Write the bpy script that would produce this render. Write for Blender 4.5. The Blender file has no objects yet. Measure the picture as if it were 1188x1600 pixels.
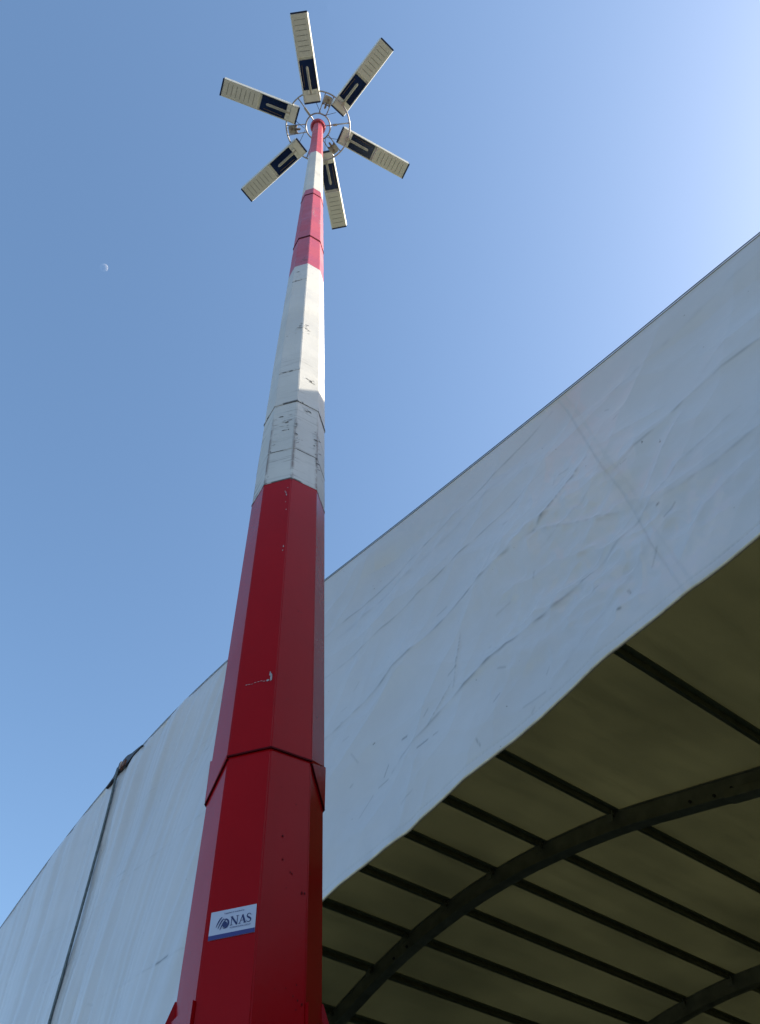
import bpy, bmesh, math, random
import numpy as np
from mathutils import Vector, Matrix
random.seed(7); rng = np.random.default_rng(7)
PI = math.pi
S = bpy.context.scene
COL = S.collection
CAMH = 1.6                                   # eye height; heights below written as z are above the eye unless noted

# ------------------------------------------------------------------ camera
pitch, roll, fpx = math.radians(57.228), math.radians(-5.895), 1244.79
F = Vector((0, math.cos(pitch), math.sin(pitch))); R0 = Vector((1, 0, 0)); U0 = R0.cross(F)
Rr = R0*math.cos(roll) + U0*math.sin(roll); Ur = -R0*math.sin(roll) + U0*math.cos(roll)
cam = bpy.data.objects.new('camera', bpy.data.cameras.new('camera')); COL.objects.link(cam)
m3 = Matrix((Rr, Ur, -F)).transposed()
cam.matrix_world = Matrix.Translation((0, 0, CAMH)) @ m3.to_4x4()
cam.data.sensor_fit = 'VERTICAL'; cam.data.sensor_height = 36
cam.data.lens = 36*fpx/1600
cam.data.shift_y = 9.0/1600
cam.data.clip_start = 0.05; cam.data.clip_end = 50000
S.camera = cam

# ------------------------------------------------------------------ light
SUN_AZ, SUN_EL = math.radians(84), math.radians(30.5)
w = bpy.data.worlds.new('World'); S.world = w; w.use_nodes = True
nt = w.node_tree
sky = nt.nodes.new('ShaderNodeTexSky'); sky.sky_type = 'NISHITA'; sky.sun_disc = False
sky.sun_elevation = SUN_EL; sky.sun_rotation = SUN_AZ
sky.air_density = 1.0; sky.dust_density = 1.4; sky.ozone_density = 1.0; sky.altitude = 0
bg = nt.nodes['Background']; hs = nt.nodes.new('ShaderNodeHueSaturation'); hs.inputs['Hue'].default_value = .496; hs.inputs['Saturation'].default_value = 1.10; nt.links.new(sky.outputs[0], hs.inputs['Color']); nt.links.new(hs.outputs[0], bg.inputs[0]); bg.inputs[1].default_value = 0.15
sun = bpy.data.objects.new('sun', bpy.data.lights.new('sun', 'SUN')); COL.objects.link(sun)
sd = Vector((math.sin(SUN_AZ)*math.cos(SUN_EL), math.cos(SUN_AZ)*math.cos(SUN_EL), math.sin(SUN_EL)))
sun.rotation_euler = sd.to_track_quat('Z', 'Y').to_euler()
sun.data.energy = 4.6; sun.data.angle = math.radians(0.5); sun.data.color = (1.0, 0.89, 0.70)
S.view_settings.view_transform = 'Standard'; S.view_settings.look = 'None'
S.view_settings.exposure = 1.0; S.view_settings.gamma = 1.0; S.view_settings.use_curve_mapping = False
try:
    S.cycles.max_bounces = 8; S.cycles.diffuse_bounces = 5
except Exception: pass

# ------------------------------------------------------------------ helpers
def link(name, me, mat=None, parent=None):
    o = bpy.data.objects.new(name, me); COL.objects.link(o)
    if mat is not None: me.materials.append(mat)
    if parent is not None: o.parent = parent
    return o
def empty(name, loc, rz=0.0):
    o = bpy.data.objects.new(name, None); COL.objects.link(o)
    o.location = loc; o.rotation_euler = (0, 0, rz); o.empty_display_size = 0.3
    return o
def tag(o, label=None, cat=None, group=None, kind=None):
    if label: o['label'] = label
    if cat: o['category'] = cat
    if group: o['group'] = group
    if kind: o['kind'] = kind
    return o
class MB:
    def __init__(s): s.v = []; s.f = []
    def add(s, vs, fs):
        n = len(s.v); s.v += [tuple(v) for v in vs]; s.f += [tuple(i+n for i in f) for f in fs]; return s
    def box(s, c, d, M=None, ch=0.0):
        x, y, z = d[0]/2, d[1]/2, d[2]/2
        if ch <= 0:
            vs = [Vector((sx*x, sy*y, sz*z)) for sz in (-1, 1) for sx, sy in ((-1, -1), (1, -1), (1, 1), (-1, 1))]
            fs = [(3, 2, 1, 0), (4, 5, 6, 7), (0, 1, 5, 4), (1, 2, 6, 5), (2, 3, 7, 6), (3, 0, 4, 7)]
        else:  # vertical corners chamfered, 8-gon outline in xy
            o = [(-x+ch, -y), (x-ch, -y), (x, -y+ch), (x, y-ch), (x-ch, y), (-x+ch, y), (-x, y-ch), (-x, -y+ch)]
            vs = [Vector((a, b, q)) for q in (-z, z) for a, b in o]
            fs = [tuple(range(7, -1, -1)), tuple(range(8, 16))] + [(i, (i+1) % 8, 8+(i+1) % 8, 8+i) for i in range(8)]
        vs = [v+Vector(c) for v in vs]
        if M is not None: vs = [M @ v for v in vs]
        return s.add(vs, fs)
    def tube(s, pts, r, n=10, closed=False, cap=True, M=None):
        pts = [Vector(p) for p in pts]; N = len(pts); rings = []
        up = None
        for i, p in enumerate(pts):
            a = pts[(i-1) % N] if (closed or i > 0) else p
            b = pts[(i+1) % N] if (closed or i < N-1) else p
            t = (b-a).normalized()
            if up is None:
                up = Vector((0, 0, 1)) if abs(t.z) < .9 else Vector((1, 0, 0))
            x = t.cross(up).normalized(); y = x.cross(t).normalized()
            rr = r[i] if hasattr(r, '__len__') else r
            rings.append([p + x*rr*math.cos(2*PI*k/n) + y*rr*math.sin(2*PI*k/n) for k in range(n)])
            up = y
        vs = [v for ring in rings for v in ring]
        if M is not None: vs = [M @ v for v in vs]
        fs = []
        for i in range(N if closed else N-1):
            j = (i+1) % N
            for k in range(n):
                fs.append((i*n+k, i*n+(k+1) % n, j*n+(k+1) % n, j*n+k))
        if cap and not closed:
            fs.append(tuple(range(n-1, -1, -1))); fs.append(tuple((N-1)*n+k for k in range(n)))
        return s.add(vs, fs)
    def build(s, name, mat, parent=None, smooth=False):
        me = bpy.data.meshes.new(name); me.from_pydata([tuple(v) for v in s.v], [], s.f); me.update()
        if smooth:
            me.polygons.foreach_set('use_smooth', [True]*len(me.polygons))
        return link(name, me, mat, parent)
def circle(r, z, n=64, c=(0, 0)):
    return [(c[0]+r*math.cos(2*PI*k/n), c[1]+r*math.sin(2*PI*k/n), z) for k in range(n)]
def grid_mesh(name, P, mat, parent, attr=None, smooth=True):
    """P: (n,m,3) array -> quad grid; attr: (n,m) float written as attribute 'dirt'"""
    n, m = P.shape[:2]
    me = bpy.data.meshes.new(name)
    idx = np.arange(n*m).reshape(n, m)
    q = np.stack([idx[:-1, :-1], idx[1:, :-1], idx[1:, 1:], idx[:-1, 1:]], -1).reshape(-1, 4)
    me.vertices.add(n*m); me.vertices.foreach_set('co', P.reshape(-1).astype(np.float32))
    me.loops.add(len(q)*4); me.loops.foreach_set('vertex_index', q.reshape(-1).astype(np.int32))
    me.polygons.add(len(q)); me.polygons.foreach_set('loop_start', np.arange(0, len(q)*4, 4, dtype=np.int32))
    try: me.polygons.foreach_set('loop_total', np.full(len(q), 4, dtype=np.int32))
    except Exception: pass
    if smooth: me.polygons.foreach_set('use_smooth', np.ones(len(q), dtype=bool))
    me.update(calc_edges=True); me.validate()
    if attr is not None:
        for k, a in attr.items():
            at = me.attributes.new(k, 'FLOAT', 'POINT'); at.data.foreach_set('value', a.reshape(-1).astype(np.float32))
    return link(name, me, mat, parent)

# ------------------------------------------------------------------ node materials
class NM:
    def __init__(s, name):
        s.m = bpy.data.materials.new(name); s.m.use_nodes = True; s.t = s.m.node_tree; s.b = s.t.nodes['Principled BSDF']
        s.out = s.t.nodes['Material Output']; s._co = None
    def n(s, typ, **kw):
        x = s.t.nodes.new(typ)
        for k, v in kw.items(): setattr(x, k, v)
        return x
    def L(s, a, b): s.t.links.new(a, b)
    def set(s, **kw):
        for k, v in kw.items(): s.b.inputs[k.replace('_', ' ')].default_value = v
        return s
    def co(s, scale=(1, 1, 1), kind='Object'):
        tc = s.n('ShaderNodeTexCoord'); mp = s.n('ShaderNodeMapping'); mp.inputs['Scale'].default_value = scale
        s.L(tc.outputs[kind], mp.inputs[0]); return mp.outputs[0]
    def noise(s, scale, det=4, rough=.55, vec=None, dist=0):
        x = s.n('ShaderNodeTexNoise'); x.inputs['Scale'].default_value = scale; x.inputs['Detail'].default_value = det
        x.inputs['Roughness'].default_value = rough; x.inputs['Distortion'].default_value = dist
        s.L(vec if vec is not None else s.co(), x.inputs['Vector']); return x.outputs['Fac']
    def ramp(s, fac, stops):
        r = s.n('ShaderNodeValToRGB'); e = r.color_ramp.elements
        while len(e) < len(stops): e.new(.5)
        for k, (p, c) in enumerate(stops):
            e[k].position = p; e[k].color = (c, c, c, 1) if isinstance(c, (int, float)) else (*c, 1)
        s.L(fac, r.inputs[0]); return r.outputs[0]
    def mix(s, fac, a, b):
        x = s.n('ShaderNodeMix', data_type='RGBA')
        for i, v in ((0, fac), (6, a), (7, b)):
            if isinstance(v, (int, float)): x.inputs[i].default_value = v
            elif isinstance(v, tuple): x.inputs[i].default_value = (*v, 1)
            else: s.L(v, x.inputs[i])
        return x.outputs[2]
    def math(s, op, a, b=0.0):
        x = s.n('ShaderNodeMath', operation=op)
        for i, v in ((0, a), (1, b)):
            if isinstance(v, (int, float)): x.inputs[i].default_value = v
            else: s.L(v, x.inputs[i])
        return x.outputs[0]
    def bump(s, h, strength=.3, dist=.01):
        b = s.n('ShaderNodeBump'); b.inputs['Strength'].default_value = strength; b.inputs['Distance'].default_value = dist
        s.L(h, b.inputs['Height']); s.L(b.outputs[0], s.b.inputs['Normal']); return s
def simple(name, col, rough=.5, metal=0.0, var=.15, scale=8, bump=.15, spec=.5):
    k = NM(name); k.set(Roughness=rough, Metallic=metal)
    k.b.inputs['Specular IOR Level'].default_value = spec
    f = k.noise(scale, 5)
    c = k.ramp(f, [(.3, tuple(x*(1-var) for x in col)), (.7, tuple(min(1, x*(1+var)) for x in col))])
    k.L(c, k.b.inputs['Base Color'])
    if bump: k.bump(k.noise(scale*12, 3), bump, .002)
    return k.m

def paint_mat(name, base, chip, rough=.3, bs=.22, dirtiness=1.0, coat=0.0, zone=None, scrape=0.0, spots=True, spec=.5):
    """painted steel. UV: x = position across the facet (0..1 + facet no.), y = height above the eye"""
    k = NM(name); k.set(Roughness=rough); k.b.inputs['Coat Weight'].default_value = coat; k.b.inputs['Coat Roughness'].default_value = .12; k.b.inputs['Specular IOR Level'].default_value = spec
    uv = k.n('ShaderNodeUVMap'); sp = k.n('ShaderNodeSeparateXYZ'); k.L(uv.outputs[0], sp.inputs[0])
    fx = k.math('FRACT', sp.outputs[0]); edge = k.math('ABSOLUTE', k.math('SUBTRACT', fx, .5))
    edge = k.ramp(edge, [(.40, 0.0), (.49, 1.0)])
    f = k.noise(3.0, 5, .6)
    c = k.mix(k.ramp(f, [(.35, 0.0), (.7, 1.0)]), tuple(x*.90 for x in base), tuple(min(1, x*1.05) for x in base))
    # weathering streaks running down
    st = k.noise(1.0, 5, .6, k.co((26, 26, 1.2)))
    c = k.mix(k.math('MULTIPLY', k.ramp(st, [(.55, 0.0), (.8, 1.0)]), .35*dirtiness), c, tuple(x*.6 for x in base))
    # fine specks and chips
    if spots:
        vo = k.noise(46, 3, .5)
        c = k.mix(k.ramp(vo, [(.735, 0.0), (.76, .8)]), c, chip)
    if scrape > 0:
        # horizontal scrape lines, mainly in a band of height "zone"
        s1 = k.noise(1.0, 4, .6, k.co((5, 5, 70)), .4)
        lines = k.ramp(s1, [(.565, 0.0), (.62, 1.0)])
        a = k.ramp(k.math('DIVIDE', k.math('SUBTRACT', sp.outputs[1], zone[0]), zone[1]-zone[0]), [(0.0, 1.0), (.35, .55), (1.0, .06)])
        br = k.ramp(k.noise(7, 4), [(.45, .15), (.6, 1.0)])
        c = k.mix(k.math('MULTIPLY', k.math('MULTIPLY', k.math('MULTIPLY', lines, a), br), scrape), c, (.16, .15, .14))
        en = k.ramp(k.noise(1.0, 5, .7, k.co((14, 14, 9))), [(.42, 0.0), (.52, 1.0)])
        a2 = k.ramp(k.math('DIVIDE', k.math('SUBTRACT', sp.outputs[1], zone[0]), zone[2]-zone[0]), [(0.0, 1.0), (.7, .7), (1.0, 0.0)])
        c = k.mix(k.math('MULTIPLY', k.math('MULTIPLY', edge, en), k.math('MULTIPLY', a2, scrape)), c, (.17, .13, .11))
    k.L(c, k.b.inputs['Base Color'])
    r = k.ramp(k.noise(5, 4), [(.3, rough*.8), (.7, min(1, rough*1.25))]); k.L(r, k.b.inputs['Roughness'])
    k.bump(k.math('ADD', k.noise(2.2, 2), k.math('MULTIPLY', k.noise(60, 3), .12)), bs, .012)
    return k.m

def fabric_mat(name, col, trans=0.0, tcol=(.5, .42, .25), rough=.45, dirt_shade=True, weave=True, sheet=False):
    k = NM(name); k.set(Roughness=rough); k.b.inputs['Specular IOR Level'].default_value = .45
    f = k.noise(.7, 6, .6, k.co((1, 1, 1)))
    c = k.mix(k.ramp(f, [(.3, 0.0), (.72, 1.0)]), tuple(x*.90 for x in col), tuple(min(1, x*1.03) for x in col))
    f2 = k.noise(1.0, 6, .65, k.co((1.2, 1.2, 5.0)), .5)
    c = k.mix(k.math('MULTIPLY', k.ramp(f2, [(.52, 0.0), (.8, 1.0)]), .22), c, (col[0]*.80, col[1]*.82, col[2]*.83))
    if dirt_shade:
        at = k.n('ShaderNodeAttribute', attribute_name='dirt_shade')
        c = k.mix(at.outputs['Fac'], c, (.13, .145, .155))
        at2 = k.n('ShaderNodeAttribute', attribute_name='stain')
        c = k.mix(at2.outputs['Fac'], c, (.42, .36, .25))
        sp = k.ramp(k.noise(30, 2, .4), [(.775, 0.0), (.79, .7)])
        c = k.mix(sp, c, (.16, .16, .15))
        # faint hand-height scuffs
        sc = k.noise(1.0, 5, .7, k.co((10, 10, 34)), 1.2)
        c = k.mix(k.math('MULTIPLY', k.ramp(sc, [(.64, 0.0), (.70, 1.0)]), k.math('MULTIPLY', k.ramp(k.noise(1.4, 3), [(.5, 0.0), (.66, 1.0)]), .10)), c, (.3, .3, .28))
    k.L(c, k.b.inputs['Base Color'])
    h = k.math('ADD', k.noise(1.6, 5, .55), k.math('MULTIPLY', k.noise(9, 4, .6), .25))
    if sheet: h = k.math('ADD', h, k.math('MULTIPLY', k.noise(1.0, 4, .6, k.co((6, .8, 6))), .5))
    k.bump(h, .25, .03)
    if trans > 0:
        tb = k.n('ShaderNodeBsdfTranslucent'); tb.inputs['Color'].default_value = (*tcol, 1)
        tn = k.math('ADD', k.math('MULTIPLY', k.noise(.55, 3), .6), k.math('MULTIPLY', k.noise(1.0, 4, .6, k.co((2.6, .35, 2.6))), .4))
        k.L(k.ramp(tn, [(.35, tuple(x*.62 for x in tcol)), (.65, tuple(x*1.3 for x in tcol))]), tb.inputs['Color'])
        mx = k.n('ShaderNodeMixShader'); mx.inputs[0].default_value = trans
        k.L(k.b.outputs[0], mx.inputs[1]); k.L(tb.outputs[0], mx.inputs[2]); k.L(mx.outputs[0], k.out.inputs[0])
    return k.m

M_red = paint_mat('gloss_red_paint', (.32, .0025, .005), (.08, .02, .015), rough=.2, dirtiness=.45, coat=.0, spec=.09)
M_redwhite = M_red
M_white = paint_mat('weathered_white_paint', (.50, .495, .475), (.2, .18, .15), rough=.5, dirtiness=.5, zone=(2.39, 3.9, 3.0), scrape=1.0, bs=.6)
M_white2 = paint_mat('upper_white_paint', (.50, .495, .46), (.3, .27, .22), rough=.5, dirtiness=.6)
M_pink = paint_mat('faded_red_paint', (.38, .050, .080), (.45, .36, .38), rough=.42, dirtiness=.8)
M_red2 = paint_mat('upper_red_paint', (.40, .045, .065), (.4, .1, .1), rough=.4, dirtiness=.8)
M_seamred = simple('dark_red_weld', (.075, .002, .004), .6, var=.3, scale=20, spec=.05)
M_seamdk = NM('dirty_weld_seam')
_f = M_seamdk.ramp(M_seamdk.noise(14, 4, .6), [(.47, 0.0), (.52, 1.0)])
M_seamdk.L(M_seamdk.mix(_f, (.09, .085, .08), (.46, .455, .44)), M_seamdk.b.inputs['Base Color']); M_seamdk.set(Roughness=.7); M_seamdk = M_seamdk.m
M_galv = simple('galvanised_steel', (.34, .34, .35), .42, .75, .2, 14)
M_galvd = simple('weathered_galvanised_plate', (.36, .34, .30), .55, .3, .25, 20)
M_brown = simple('rusty_winch_steel', (.16, .12, .10), .6, .2, .4, 25)
M_body = simple('beige_grey_lamp_housing', (.60, .61, .56), .45, 0, .08, 6, .08)
M_lens = simple('lamp_lens_cover', (.50, .51, .465), .3, 0, .06, 9, .05)
M_slot = simple('dark_slot_line', (.10, .10, .085), .6)
M_navy = simple('navy_plastic', (.010, .018, .060), .35, 0, .2, 9, .05)
M_recess = simple('navy_black_glass', (.007, .018, .070), .14, 0, .2, 3, .03)
M_mount = simple('dull_aluminium_arm', (.30, .30, .265), .4, .3, .1, 12)
M_arm = simple('pale_aluminium_arm', (.60, .58, .50), .35, .35, .08, 12)
M_gable = fabric_mat('white_pvc_gable_fabric', (.49, .505, .53), rough=.30)
M_roof = fabric_mat('white_pvc_roof_fabric', (.185, .192, .092), trans=.023, tcol=(.52, .51, .23), rough=.6, dirt_shade=False, sheet=True)
M_hem = simple('yellowed_hem_tape', (.50, .46, .33), .6, 0, .2, 12)
M_keder = simple('grey_keder_cord', (.17, .21, .26), .5, 0, .2, 12)
M_rope = simple('grey_green_lacing_cord', (.09, .12, .13), .6, 0, .35, 30)
M_dark = simple('black_rubber_flap', (.018, .02, .026), .55, 0, .4, 16)
M_rust = simple('rusty_bracket_steel', (.12, .05, .03), .7, .2, .5, 24)
M_steel = simple('dark_steel_arch', (.19, .19, .12), .5, .25, .25, 5)
M_strip = simple('darker_roof_strip', (.13, .137, .06), .7, 0, .15, 5)
M_purlin = simple('dark_steel_purlin', (.13, .135, .07), .5, .25, .2, 5)
M_bolt = simple('black_bolt', (.012, .012, .01), .5)

# ------------------------------------------------------------------ ground
k = NM('dusty_concrete'); k.set(Roughness=.9)
f = k.noise(.35, 8, .6); c = k.ramp(f, [(.3, (.13, .13, .124)), (.7, (.21, .208, .20))]); k.L(c, k.b.inputs['Base Color'])
k.bump(k.noise(20, 5), .3, .01)
mb = MB(); mb.add([(-3000, -3000, 0), (3000, -3000, 0), (3000, 3000, 0), (-3000, 3000, 0)], [(0, 1, 2, 3)])
tag(mb.build('ground', k.m), kind='structure')

# ------------------------------------------------------------------ the arched tent
AZ = math.radians(47.413)                       # heading of the tent's long axis
A = Vector((math.sin(AZ), math.cos(AZ), 0)); N = Vector((math.cos(AZ), -math.sin(AZ), 0))
UC, T0 = -7.4, 2.4                              # ridge line and gable distance
base = N*UC + A*T0
tent = empty('arched_tent', (base.x, base.y, 0), -AZ)
tag(tent, 'huge white fabric hangar tent with arched steel frame and open end, behind the striped mast', 'tent')
# local frame of the tent: x = across (u - UC), y = along (t - T0), z above the ground
DP = [0, .5, 1.1, 1.9, 3.03, 4.0, 5.13, 6.73, 7.98, 8.9, 9.7, 10.3, 10.7, 10.9, 10.95]
ZP = [6.235, 6.225, 6.18, 6.066, 5.814, 5.50, 5.12, 4.61, 4.245, 3.92, 3.5, 2.85, 1.9, .6, -1.6]
def catmull(P, per):
    P = np.array(P, float); E = np.vstack([2*P[0]-P[1], P, 2*P[-1]-P[-2]]); out = []
    E[0] = [-P[1][0], P[1][1]]
    for i in range(1, len(E)-2):
        for q in range(per):
            t = q/per; a, b, c_, d = E[i-1], E[i], E[i+1], E[i+2]
            out.append(.5*((2*b)+(-a+c_)*t+(2*a-5*b+4*c_-d)*t*t+(-a+3*b-3*c_+d)*t**3))
    out.append(P[-1]); return np.array(out)
half = catmull(list(zip(DP, ZP)), 10)
PROF = np.vstack([half[::-1]*[-1, 1], half[1:]])            # x local, z above eye
def prof_z(x):
    ax = np.abs(x); return np.interp(ax, half[:, 0], half[:, 1])
arc = np.concatenate([[0], np.cumsum(np.hypot(*np.diff(PROF, axis=0).T))])
tan = np.gradient(PROF, axis=0); tan /= np.linalg.norm(tan, axis=1)[:, None]
nrm = np.stack([-tan[:, 1], tan[:, 0]], 1)
if nrm[len(nrm)//2, 1] < 0: nrm = -nrm                      # outward
BAY = 4.86; RIBS = [4.804, 9.72, 14.6, 19.5, 24.4, 29.3]; TL = 29.35

# value noise for cloth
def vnoise1(x, seed):
    r = np.random.default_rng(seed).uniform(-1, 1, 4096); i = np.floor(x).astype(int); f_ = x-i; f_ = f_*f_*(3-2*f_)
    return r[i % 4096]*(1-f_)+r[(i+1) % 4096]*f_
def vnoise2(x, y, seed):
    r = np.random.default_rng(seed).uniform(-1, 1, (256, 256)); i = np.floor(x).astype(int); j = np.floor(y).astype(int)
    a = x-i; b = y-j; a = a*a*(3-2*a); b = b*b*(3-2*b)
    g = lambda p, q: r[p % 256, q % 256]
    return (g(i, j)*(1-a)+g(i+1, j)*a)*(1-b)+(g(i, j+1)*(1-a)+g(i+1, j+1)*a)*b
def fbm2(x, y, seed, o=4):
    return sum(vnoise2(x*2**q+q*7.3, y*2**q+q*3.1, seed+q)*.5**q for q in range(o))
def segdist(U, Z, pts):
    """distance to polyline, signed side, and parameter 0..1"""
    best = np.full(U.shape, 1e9); side = np.zeros(U.shape); par = np.zeros(U.shape)
    pts = np.array(pts, float); L = np.hypot(*np.diff(pts, axis=0).T); T = L.sum(); acc = 0
    for (a, b, l) in zip(pts[:-1], pts[1:], L):
        d = (b-a)/l; x = U-a[0]; y = Z-a[1]; s = np.clip(x*d[0]+y*d[1], 0, l)
        dx = x-s*d[0]; dz = y-s*d[1]; dist = np.hypot(dx, dz); mk = dist < best
        best = np.where(mk, dist, best); side = np.where(mk, np.sign(d[0]*y-d[1]*x), side); par = np.where(mk, (acc+s)/T, par); acc += l
    return best, side, par

# --- gable sheet (u across, z above eye), lower edge of the sheet hangs at 2.6
u_f = np.concatenate([np.arange(-11.2, -3.6, .015), np.arange(-3.6, 1.3, .0085)])
u_all = np.concatenate([np.linspace(-18.28, -16.8, 12), np.linspace(-16.6, -11.3, 60), u_f, np.linspace(1.35, 1.9, 8), np.linspace(2.1, 3.48, 14)])
low_u = [-19, -16.81, -16.79, -9, -5, -3.364, -3.27, -3.155, -3.03, -2.763, -2.657, -2.549, -2.32, -1.94, -1.42, -1.1, -.75, -.39, 1.3, 1.99, 2.0, 4]
low_z = [-1.6, -1.6, 2.6, 2.61, 2.60, 2.600, 2.606, 2.603, 2.596, 2.588, 2.580, 2.596, 2.596, 2.590, 2.588, 2.590, 2.582, 2.570, 2.57, 2.57, -1.6, -1.6]
top = prof_z(u_all-UC)-.012; lo = np.interp(u_all, low_u, low_z)
nv = 330; vv = np.linspace(0, 1, nv)
Ug = np.repeat(u_all[:, None], nv, 1); Zg = lo[:, None]+(top-lo)[:, None]*vv[None, :]
H = np.zeros(Ug.shape); D = np.zeros(Ug.shape); ST = np.zeros(Ug.shape)
edgefade = np.clip((top[:, None]-Zg)/.35, 0, 1)
# tension folds of the ridge half: lean grows towards the right of the ridge seam
lean = np.interp(Ug, [-11, -8, -7.3, -6.2, -5.4, -4.5, -3.4], [-.05, .05, .18, .38, .62, .72, .8])
lean = lean*1.0
W = Ug-lean*(Zg-5.4)
amp = np.interp(Ug, [-12, -8, -5, -4, -3.2], [1, 1, .9, .55, 0])
fade_t = np.interp(top[:, None]-Zg, [0, .15, 1.2, 3.5], [.4, .9, 1.0, .65])
folds = .019*vnoise1(W*4.2+.6*vnoise2(Ug*.8, Zg*.6, 5), 11)+.0055*vnoise1(W*9.5+.8*vnoise2(Ug, Zg*.5, 6), 12)+.0012*vnoise1(W*19+vnoise2(Ug*2, Zg, 8), 13)
amp = amp*(1-.75*np.exp(-((Ug+7.37)/.16)**2))
H += 1.5*folds*amp*fade_t*(.75+.5*vnoise2(Ug*.7, Zg*.7, 14))
# wide, soft billows everywhere
H += .013*fbm2(Ug*.55, Zg*.8, 21, 2)*edgefade + .003*fbm2(Ug*1.9, Zg*2.6, 31, 3)
# slack diagonals of the right half
W2 = Zg*.83-Ug*.55; W3 = Zg*.75+Ug*.66
right = np.clip((Ug+3.3)/1.2, 0, 1)
H += right*(.0030*vnoise1(W2*3.4+.8*vnoise2(Ug*.8, Zg, 41), 42)*(.6+.6*vnoise2(Ug*.9, Zg*.9, 43)) + .002*vnoise1(W3*5+.9*vnoise2(Ug, Zg, 44), 45)*(.5+.7*vnoise2(Ug*1.1, Zg*1.1, 46)))
# crumpled patch beside the right-hand seam
cr = np.exp(-(((Ug+1.25)/.62)**2+((Zg-3.5)/.62)**2)); cr2 = np.exp(-(((Ug+.9)/.7)**2+((Zg-2.95)/.3)**2))
rid = lambda n_: 1-np.abs(n_)*2
def facets(npt, seed, stretch, ang, k_):
    """pillowed facets with straight sharp creases between random cells"""
    q = np.random.default_rng(seed); ca, sa = math.cos(ang), math.sin(ang)
    i0 = np.searchsorted(u_all, -4.0); U = Ug[i0:]; Z = Zg[i0:]
    a = (U*ca+Z*sa)/stretch; b = -U*sa+Z*ca; best = np.full(U.shape, 1e9)
    for px_, pz_ in zip(q.uniform(-4.3, 1.8, npt), q.uniform(2.2, 5.6, npt)):
        pa = (px_*ca+pz_*sa)/stretch; pb = -px_*sa+pz_*ca; best = np.minimum(best, (a-pa)**2+(b-pb)**2+q.uniform(0, .02))
    out = np.zeros(Ug.shape); out[i0:] = k_*best*np.clip((U+4.0)/1.0, 0, 1); return out
H += facets(80, 3, 2.2, -.10, .15)+facets(70, 4, 2.6, .75, .15)+facets(80, 9, 2.8, -.6, .10)
H += facets(560, 5, 1.5, .5, .26)*(cr+.7*cr2+.35*np.clip(1-(Zg-2.6)/.7, 0, 1)*(Ug > -3.3))
H += (cr+.8*cr2)*(.0055*rid(fbm2(Ug*3.6+Zg*1.5, Zg*4.5, 51, 3))+.0022*rid(fbm2(Ug*9, Zg*8, 61, 2)))
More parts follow.
